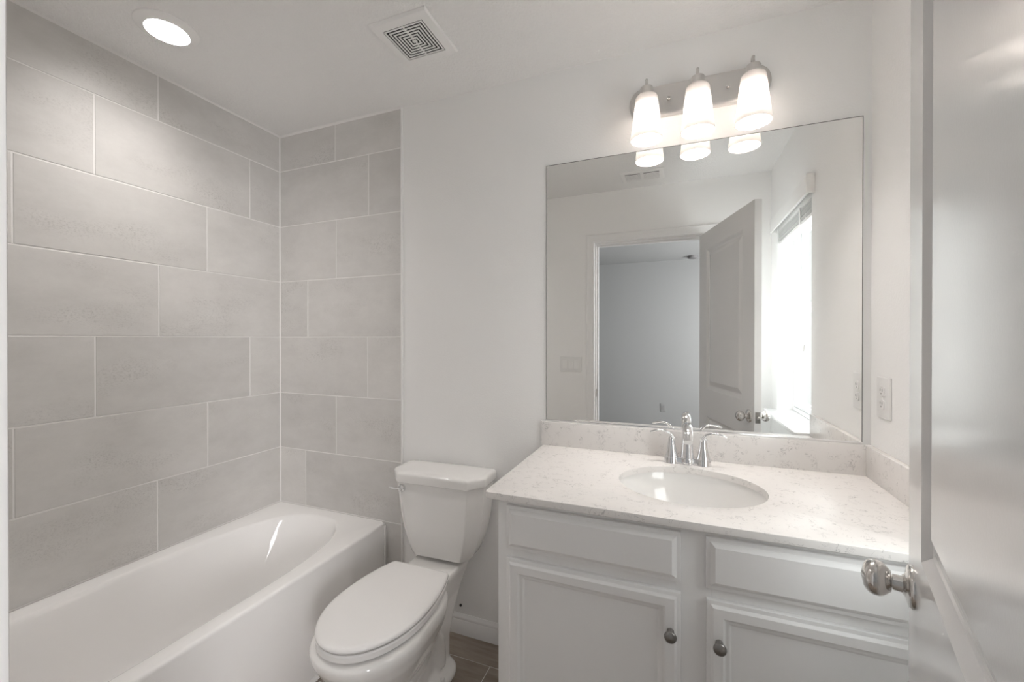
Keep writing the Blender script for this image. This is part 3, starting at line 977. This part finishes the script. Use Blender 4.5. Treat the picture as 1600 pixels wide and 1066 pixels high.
# ------------------------------------------------------------------ faucet
FXc, FYc = 0.039, 1.583
fau = thing('faucet', 'chrome two-handle faucet behind the sink', 'faucet', (FXc, FYc, CT))
bm = BM()
def stad(k, z):
    a, b = 0.066 + k, 0.0185 + k
    return [(FXc + p, FYc + q, z) for p, q in rrect(-a, a, -b, b, b * 0.96, 8)]
loft(bm, [stad(0, CT + 0.0004), stad(-0.0012, CT + 0.019), stad(-0.0025, CT + 0.0215), stad(-0.005, CT + 0.0225)])
obj('base_plate', bm, M['chrome'], fau, angle=40)
for s in (-1, 1):
    hx = FXc + s * 0.0515
    bm = BM()
    lathe(bm, [(0.0, 0.0005), (0.0268, 0.0005), (0.0255, 0.008), (0.0232, 0.0205), (0.0226, 0.0208), (0.0226, 0.0216), (0.0230, 0.0219), (0.0195, 0.034), (0.0158, 0.050), (0.0132, 0.066), (0.0118, 0.078), (0.0112, 0.084), (0.0106, 0.088), (0.007, 0.091), (0.0, 0.092)], (hx, FYc, CT), n=32, cap0=False, cap1=False)
    h = obj('handle', bm, M['chrome'], fau, angle=50)
    bm = BM()
    tube(bm, bez((hx - s * 0.004, FYc, CT + 0.086), (hx + s * 0.010, FYc - 0.001, CT + 0.114), (hx + s * 0.040, FYc - 0.006, CT + 0.118), (hx + s * 0.072, FYc - 0.010, CT + 0.103)), [0.0085, 0.0085, 0.008, 0.0078, 0.0075, 0.0072, 0.007, 0.007, 0.007, 0.007, 0.007, 0.0065, 0.004], n=14, flat=0.62)
    obj('lever', bm, M['chrome'], h, angle=60)
bm = BM()
lathe(bm, [(0.0, 0.0), (0.0268, 0.0), (0.0262, 0.0195), (0.0256, 0.0203), (0.0226, 0.0208), (0.0222, 0.024), (0.0196, 0.046), (0.0178, 0.07), (0.0172, 0.09), (0.0, 0.094)], (FXc, FYc, CT + 0.001), n=32, cap0=False, cap1=False)
path = bez((FXc, FYc, CT + 0.080), (FXc, FYc + 0.004, CT + 0.143), (FXc, FYc - 0.050, CT + 0.154), (FXc, FYc - 0.100, CT + 0.107), 16)
path.append(Vector((FXc, FYc - 0.108, CT + 0.098)))
tube(bm, path, [0.0172] * 6 + [0.0168, 0.0165, 0.0162, 0.016, 0.0158, 0.0155, 0.0152, 0.015, 0.015, 0.015, 0.015, 0.0145], n=22, up=(1, 0, 0))
obj('spout', bm, M['chrome'], fau, angle=50)
bm = BM()
lathe(bm, [(0.0, 0.0), (0.004, 0.0), (0.004, 0.02), (0.006, 0.022), (0.007, 0.028), (0.005, 0.034), (0.0, 0.035)], (FXc, FYc + 0.021, CT + 0.05 + 0.02), n=16, cap0=False, cap1=False)
obj('lift_rod', bm, M['chrome'], fau)

# ------------------------------------------------------------------ mirror
MX0, MX1, MZ0, MZ1 = -0.4996, 0.5612, 0.9966, 2.0515
mir = thing('mirror', 'large frameless wall mirror above the vanity', 'mirror', ((MX0 + MX1) / 2, YB, MZ0))
bm = BM()
box(bm, MX0, MX1, YB - 0.006, YB - 0.001, MZ0, MZ1)
bm.normal_update()
nested(bm, MX0, MX1, MZ0, MZ1, [(0, 0.0003), (0.0022, 0.0003)], lambda u, v, h: (u, YB - 0.006 - h, v), cap=False)
bm.normal_update()
for f in bm.faces:
    f.material_index = 0 if f.normal.y < -0.9 and f.calc_area() > 0.5 else 1
obj('mirror_glass', bm, [M['mirror'], M['edge']], mir)
bm = BM()
box(bm, MX0, MX1, YB - 0.0085, YB - 0.0062, MZ0 - 0.0025, MZ0 + 0.0035, 0.0004)
obj('bottom_channel', bm, M['chrome'], mir)

# ------------------------------------------------------------------ vanity light
LX, LZ = 0.0695, 2.222
vl = thing('vanity_light', 'three-shade brushed nickel vanity light above the mirror', 'wall light', (LX, YB, LZ))
bm = BM()
def lplate(k, y):
    w_, h_ = 0.235 + k, 0.0565 + k
    pts = []
    for i in range(17):
        a = -PI / 2 + PI * i / 16
        pts.append((w_ - 0.042 + 0.042 * math.cos(a), h_ * math.sin(a)))
    for i in range(17):
        a = PI / 2 + PI * i / 16
        pts.append((-w_ + 0.042 + 0.042 * math.cos(a), h_ * math.sin(a)))
    return [(LX + a, y, LZ + b) for a, b in pts]
loft(bm, [lplate(0, YB - 0.001), lplate(0, YB - 0.016), lplate(-0.0015, YB - 0.0195), lplate(-0.005, YB - 0.0215), lplate(-0.012, YB - 0.022)])
obj('back_plate', bm, M['brushed'], vl, angle=40)
SD = 0.100
for i in range(3):
    sx = LX + (i - 1) * 0.1675
    sy = YB - SD
    bm = BM()
    lathe(bm, [(0.0, 0.0), (0.017, 0.0), (0.017, 0.003), (0.009, 0.007), (0.0, 0.008)], (sx, YB - 0.0215, LZ - 0.004), '-Y', n=20, cap0=False, cap1=False)
    tube(bm, bez((sx, YB - 0.022, LZ - 0.004), (sx, YB - 0.070, LZ - 0.008), (sx, YB - 0.075, LZ + 0.055), (sx, sy + 0.004, LZ + 0.042), 12) + [Vector((sx, sy, LZ + 0.026)), Vector((sx, sy, LZ + 0.008))], 0.0050, n=12, up=(1, 0, 0))
    arm = obj('arm', bm, M['nickel'], vl, angle=60)
    bm = BM()
    lathe(bm, [(0.0, 0.016), (0.010, 0.016), (0.020, 0.012), (0.0225, 0.008), (0.0225, -0.022), (0.0, -0.022)], (sx, sy, LZ), n=28, cap0=False, cap1=False)
    obj('socket_cup', bm, M['brushed'], arm, angle=40)
    bm = BM()
    zt_ = LZ - 0.020
    prof = [(0.024, 0.0), (0.034, -0.001), (0.0375, -0.006), (0.0385, -0.014), (0.0545, -0.154), (0.0545, -0.157), (0.0525, -0.157), (0.0360, -0.014), (0.033, -0.005), (0.024, -0.004)]
    lathe(bm, prof + [prof[0]], (sx, sy, zt_), n=40, cap0=False, cap1=False)
    bmesh.ops.remove_doubles(bm, verts=bm.verts, dist=1e-6)
    sh = obj('shade', bm, M['frosted'], vl, angle=40)
    sh['label'] = 'frosted white glass shade'
    bm = BM()
    prof = [(0.0, -0.020), (0.013, -0.022), (0.013, -0.045), (0.016, -0.055)]
    lathe(bm, [(0.0, -0.0215), (0.013, -0.0215), (0.0135, -0.040), (0.0225, -0.062), (0.0235, -0.066), (0.0, -0.067)], (sx, sy, LZ), n=20, cap0=False, cap1=False)
    b_ = obj('bulb_base', bm, M['plastic'], vl)
    bm = BM()
    pr = [(0.0, -0.0672), (0.0235, -0.0675), (0.0275, -0.080)]
    for k in range(0, 9):
        a = PI * (0.5 + 0.5 * k / 8)
        pr.append((0.0300 * math.sin(a) if k < 8 else 0.0, -0.100 + 0.0320 * math.cos(a)))
    lathe(bm, pr, (sx, sy, LZ), n=20, cap0=False, cap1=False)
    obj('bulb', bm, M['bulb'], b_, angle=80)
for dx in (-0.095, 0.100):
    bm = BM()
    lathe(bm, [(0.0, 0.0), (0.0045, 0.0), (0.0045, 0.004), (0.0062, 0.005), (0.0062, 0.011), (0.004, 0.013), (0.0, 0.0135)], (LX + dx, YB - 0.022, LZ - 0.003), '-Y', n=16, cap0=False, cap1=False)
    obj('cap_nut', bm, M['nickel'], vl)

# ------------------------------------------------------------------ ceiling fittings
can = thing('recessed_light', 'round glowing ceiling light above the bathtub', 'ceiling light', (-1.688, 0.931, H))
bm = BM()
lathe(bm, [(0.0945, 0.0), (0.0945, -0.002), (0.092, -0.0045), (0.080, -0.008), (0.068, -0.013), (0.0655, -0.0145), (0.0645, -0.0145), (0.0640, -0.012), (0.060, -0.006)], (-1.688, 0.931, H), n=64, cap0=False, cap1=False)
obj('trim_ring', bm, M['plastic'], can, angle=60)
bm = BM()
lathe(bm, [(0.0635, -0.0115), (0.062, -0.0142), (0.05, -0.0150), (0.0, -0.0155)], (-1.688, 0.931, H), n=48, cap0=False, cap1=False)
obj('lens', bm, M['lens'], can, angle=80)

FX0, FX1, FY0_, FY1_ = -1.009, -0.776, 1.178, 1.407
fan = thing('exhaust_fan_grille', 'square white louvred exhaust fan grille on the ceiling', 'vent', ((FX0 + FX1) / 2, (FY0_ + FY1_) / 2, H))
pc = lambda u, v, h: (u, v, H - h)
bm = BM()
nested(bm, FX0, FX1, FY0_, FY1_, [(0, 0), (0, 0.004), (0.004, 0.011), (0.030, 0.0135), (0.034, 0.0135), (0.034, 0.006)], pc, cap=False)
obj('grille_frame', bm, M['grille'], fan, angle=25)
bm = BM()
nested(bm, FX0 + 0.030, FX1 - 0.030, FY0_ + 0.030, FY1_ - 0.030, [(0, 0.003)], pc) if False else None
q = [pc(FX0 + 0.03, FY0_ + 0.03, 0.0015), pc(FX1 - 0.03, FY0_ + 0.03, 0.0015), pc(FX1 - 0.03, FY1_ - 0.03, 0.0015), pc(FX0 + 0.03, FY1_ - 0.03, 0.0015)]
bm.faces.new([bm.verts.new(p) for p in q])
obj('interior_shade_sheet', bm, M['dark'], fan)  # flat black sheet in place of the shade behind the fan louvers
bm = BM()
ins = 0.0375
for k in range(6):
    a = ins + k * 0.0118
    nested(bm, FX0 + a, FX1 - a, FY0_ + a, FY1_ - a, [(0.0, 0.0115), (0.0, 0.0135), (0.0056, 0.0135), (0.0056, 0.0115)], pc, cap=False)
a = ins + 6 * 0.0118
nested(bm, FX0 + a, FX1 - a, FY0_ + a, FY1_ - a, [(0.0, 0.010), (0.0, 0.0135), (0.004, 0.0135), (0.006, 0.0115)], pc)
xm, ym = (FX0 + FX1) / 2, (FY0_ + FY1_) / 2
box(bm, xm - 0.003, xm + 0.003, FY0_ + 0.034, ym - 0.01, H - 0.0128, H - 0.009)
box(bm, xm - 0.003, xm + 0.003, ym + 0.01, FY1_ - 0.034, H - 0.0128, H - 0.009)
obj('louvers', bm, M['grille'], fan, angle=25)

VX_0, VX_1, VY_0, VY_1 = -0.350, -0.072, 0.300, 0.478
reg = thing('ceiling_vent', 'white rectangular air register on the ceiling, seen in the mirror', 'vent', ((VX_0 + VX_1) / 2, (VY_0 + VY_1) / 2, H))
bm = BM()
nested(bm, VX_0, VX_1, VY_0, VY_1, [(0, 0), (0, 0.004), (0.006, 0.009), (0.026, 0.011), (0.029, 0.011), (0.029, 0.002)], pc, cap=False)
box(bm, (VX_0 + VX_1) / 2 - 0.010, (VX_0 + VX_1) / 2 + 0.010, VY_0 + 0.028, VY_1 - 0.028, H - 0.0105, H - 0.002)
obj('register_frame', bm, M['grille'], reg, angle=25)
bm = BM()
q = [pc(VX_0 + 0.028, VY_0 + 0.028, 0.0012), pc(VX_1 - 0.028, VY_0 + 0.028, 0.0012), pc(VX_1 - 0.028, VY_1 - 0.028, 0.0012), pc(VX_0 + 0.028, VY_1 - 0.028, 0.0012)]
bm.faces.new([bm.verts.new(p) for p in q])
obj('duct_shade_sheet', bm, M['dark'], reg)  # flat black sheet in place of the shade up the duct
bm = BM()
for k in range(8):
    y = VY_0 + 0.0345 + k * 0.0135
    sl = [(0.0046, -0.0076), (0.0060, -0.0076), (0.0015, -0.0104), (0.0, -0.0100)]
    loft(bm, [[(x, y + a - 0.004, H + b) for a, b in sl] for x in (VX_0 + 0.028, VX_1 - 0.028)])
obj('louvers', bm, M['grille'], reg, angle=20)

# bedroom smoke alarm and outlet, only in the mirror
bm = BM()
sa = (0.21, -2.70, H)
lathe(bm, [(0.0, 0.0), (0.068, 0.0), (0.068, -0.012), (0.060, -0.030), (0.045, -0.036), (0.0, -0.038)], sa, n=32, cap0=False, cap1=False)
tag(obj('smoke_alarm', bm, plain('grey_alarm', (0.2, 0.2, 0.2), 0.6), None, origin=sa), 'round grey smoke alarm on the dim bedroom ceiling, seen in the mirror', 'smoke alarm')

# ------------------------------------------------------------------ outlets and switches
def duplex(name, label, origin, u, n, w_, h_, mats):
    """Wall plate with two round-ended receptacles. u = direction along the wall, n = out of the wall."""
    o = thing(name, label, 'outlet', origin)
    c, u, n = Vector(origin), Vector(u), Vector(n)
    P3 = lambda a, b, h: tuple(c + u * a + Vector((0, 0, b)) + n * h)
    bm = BM()
    nested(bm, -w_ / 2, w_ / 2, -h_ / 2, h_ / 2, [(0, 0.0005), (0, 0.0035), (0.002, 0.0055), (0.006, 0.0063)], P3)
    obj('wall_plate', bm, mats[0], o, angle=25)
    for s in (-1, 1):
        bm = BM()
        zc = s * 0.0195
        prof = [(a, b + zc) for a, b in rrect(-0.0165, 0.0165, -0.0140, 0.0140, 0.009, 5)]
        loft(bm, [[P3(a * k, (b - zc) * k + zc, h) for a, b in prof] for k, h in ((1.06, 0.0060), (1.06, 0.0064), (1.0, 0.0064), (1.0, 0.0092), (0.95, 0.0098))], False, True)
        r = obj('receptacle', bm, mats[0], o, angle=25)
        bm = BM()
        for a in (-0.0062, 0.0062):
            nested(bm, a - 0.0011, a + 0.0011, zc + 0.000, zc + 0.0075, [(0, 0.0097), (0, 0.01005)], P3)
        t = [P3(0.0026 * math.cos(2 * PI * k / 12), zc - 0.007 + 0.0026 * math.sin(2 * PI * k / 12), 0.01005) for k in range(12)]
        bm.faces.new([bm.verts.new(p) for p in t])
        obj('slots', bm, mats[1], r)
    bm = BM()
    t = [[P3(0.0028 * k * math.cos(2 * PI * i / 14), 0.0028 * k * math.sin(2 * PI * i / 14), h) for i in range(14)] for k, h in ((1, 0.006), (1, 0.0072), (0.7, 0.0076))]
    loft(bm, t)
    obj('plate_screw', bm, mats[0], o)
    return o
dim = plain('dimmed_plate', (0.36, 0.365, 0.365), 0.5)  # plate colour darkened to the dimness of the bedroom wall
slot = plain('socket_slot', (0.10, 0.10, 0.10), 0.6)
duplex('power_outlet', 'white duplex outlet on the wall at the right of the mirror', (XR, 1.566, 1.156), (0, 1, 0), (-1, 0, 0), 0.084, 0.124, (plain('outlet_plastic', (0.81, 0.80, 0.79), 0.35), slot))
duplex('power_outlet', 'duplex outlet darkened like the dim bedroom wall it sits low on, seen in the mirror', (-0.163, BY, 0.365), (1, 0, 0), (0, 1, 0), 0.075, 0.118, (dim, slot))

sw = thing('light_switch_plate', 'white three-gang switch plate left of the doorway, seen in the mirror', 'light switch', (-0.757, YF, 1.139))
P3 = lambda a, b, h: (-0.757 + a, YF + h, 1.139 + b)
bm = BM()
nested(bm, -0.083, 0.083, -0.0585, 0.0585, [(0, 0.0005), (0, 0.0035), (0.002, 0.0055), (0.006, 0.0063)], P3)
obj('wall_plate', bm, plain('switch_plastic', (0.84, 0.835, 0.825), 0.35), sw, angle=25)
for k, tl in ((-1, 1), (0, 1), (1, -1)):
    bm = BM()
    a0 = k * 0.046
    nested(bm, a0 - 0.0175, a0 + 0.0175, -0.0345, 0.0345, [(0, 0.006), (0, 0.0066), (0.001, 0.0066)], P3)
    rings = [[P3(a0 - 0.0158, -0.0328, h0), P3(a0 + 0.0158, -0.0328, h0), P3(a0 + 0.0158, 0.0328, h1), P3(a0 - 0.0158, 0.0328, h1)] for h0, h1 in ((0.006, 0.006), (0.0085 - tl * 0.0018, 0.0085 + tl * 0.0018))]
    loft(bm, rings)
    obj('rocker', bm, M['plastic'], sw, angle=25)

# ------------------------------------------------------------------ window daylight, and fill through the added bedroom opening
def opening_light(name, loc, rot, sx, sy, watts, col):
    l = bpy.data.lights.new(name, 'AREA')
    l.shape = 'RECTANGLE'; l.size = sx; l.size_y = sy
    l.energy = watts; l.color = col
    o = bpy.data.objects.new(name, l)
    COL.objects.link(o)
    o.location = loc
    o.rotation_euler = rot
    return o
opening_light('bedroom_fill', (BX1 + 0.16, -1.75, 1.45), (0, R(90), 0), 1.2, 1.2, BEDROOM_FILL, (0.97, 0.955, 0.965))  # added fill lamp for the apron, outside the unseen bedroom window
opening_light('window_daylight', (XR + 0.20, (WY0 + WY1) / 2, 1.45), (0, R(90), 0), 1.05, 0.62, DAYLIGHT, (0.96, 0.955, 0.975))

for o in bpy.data.objects:
    if '_w' in o: del o['_w']
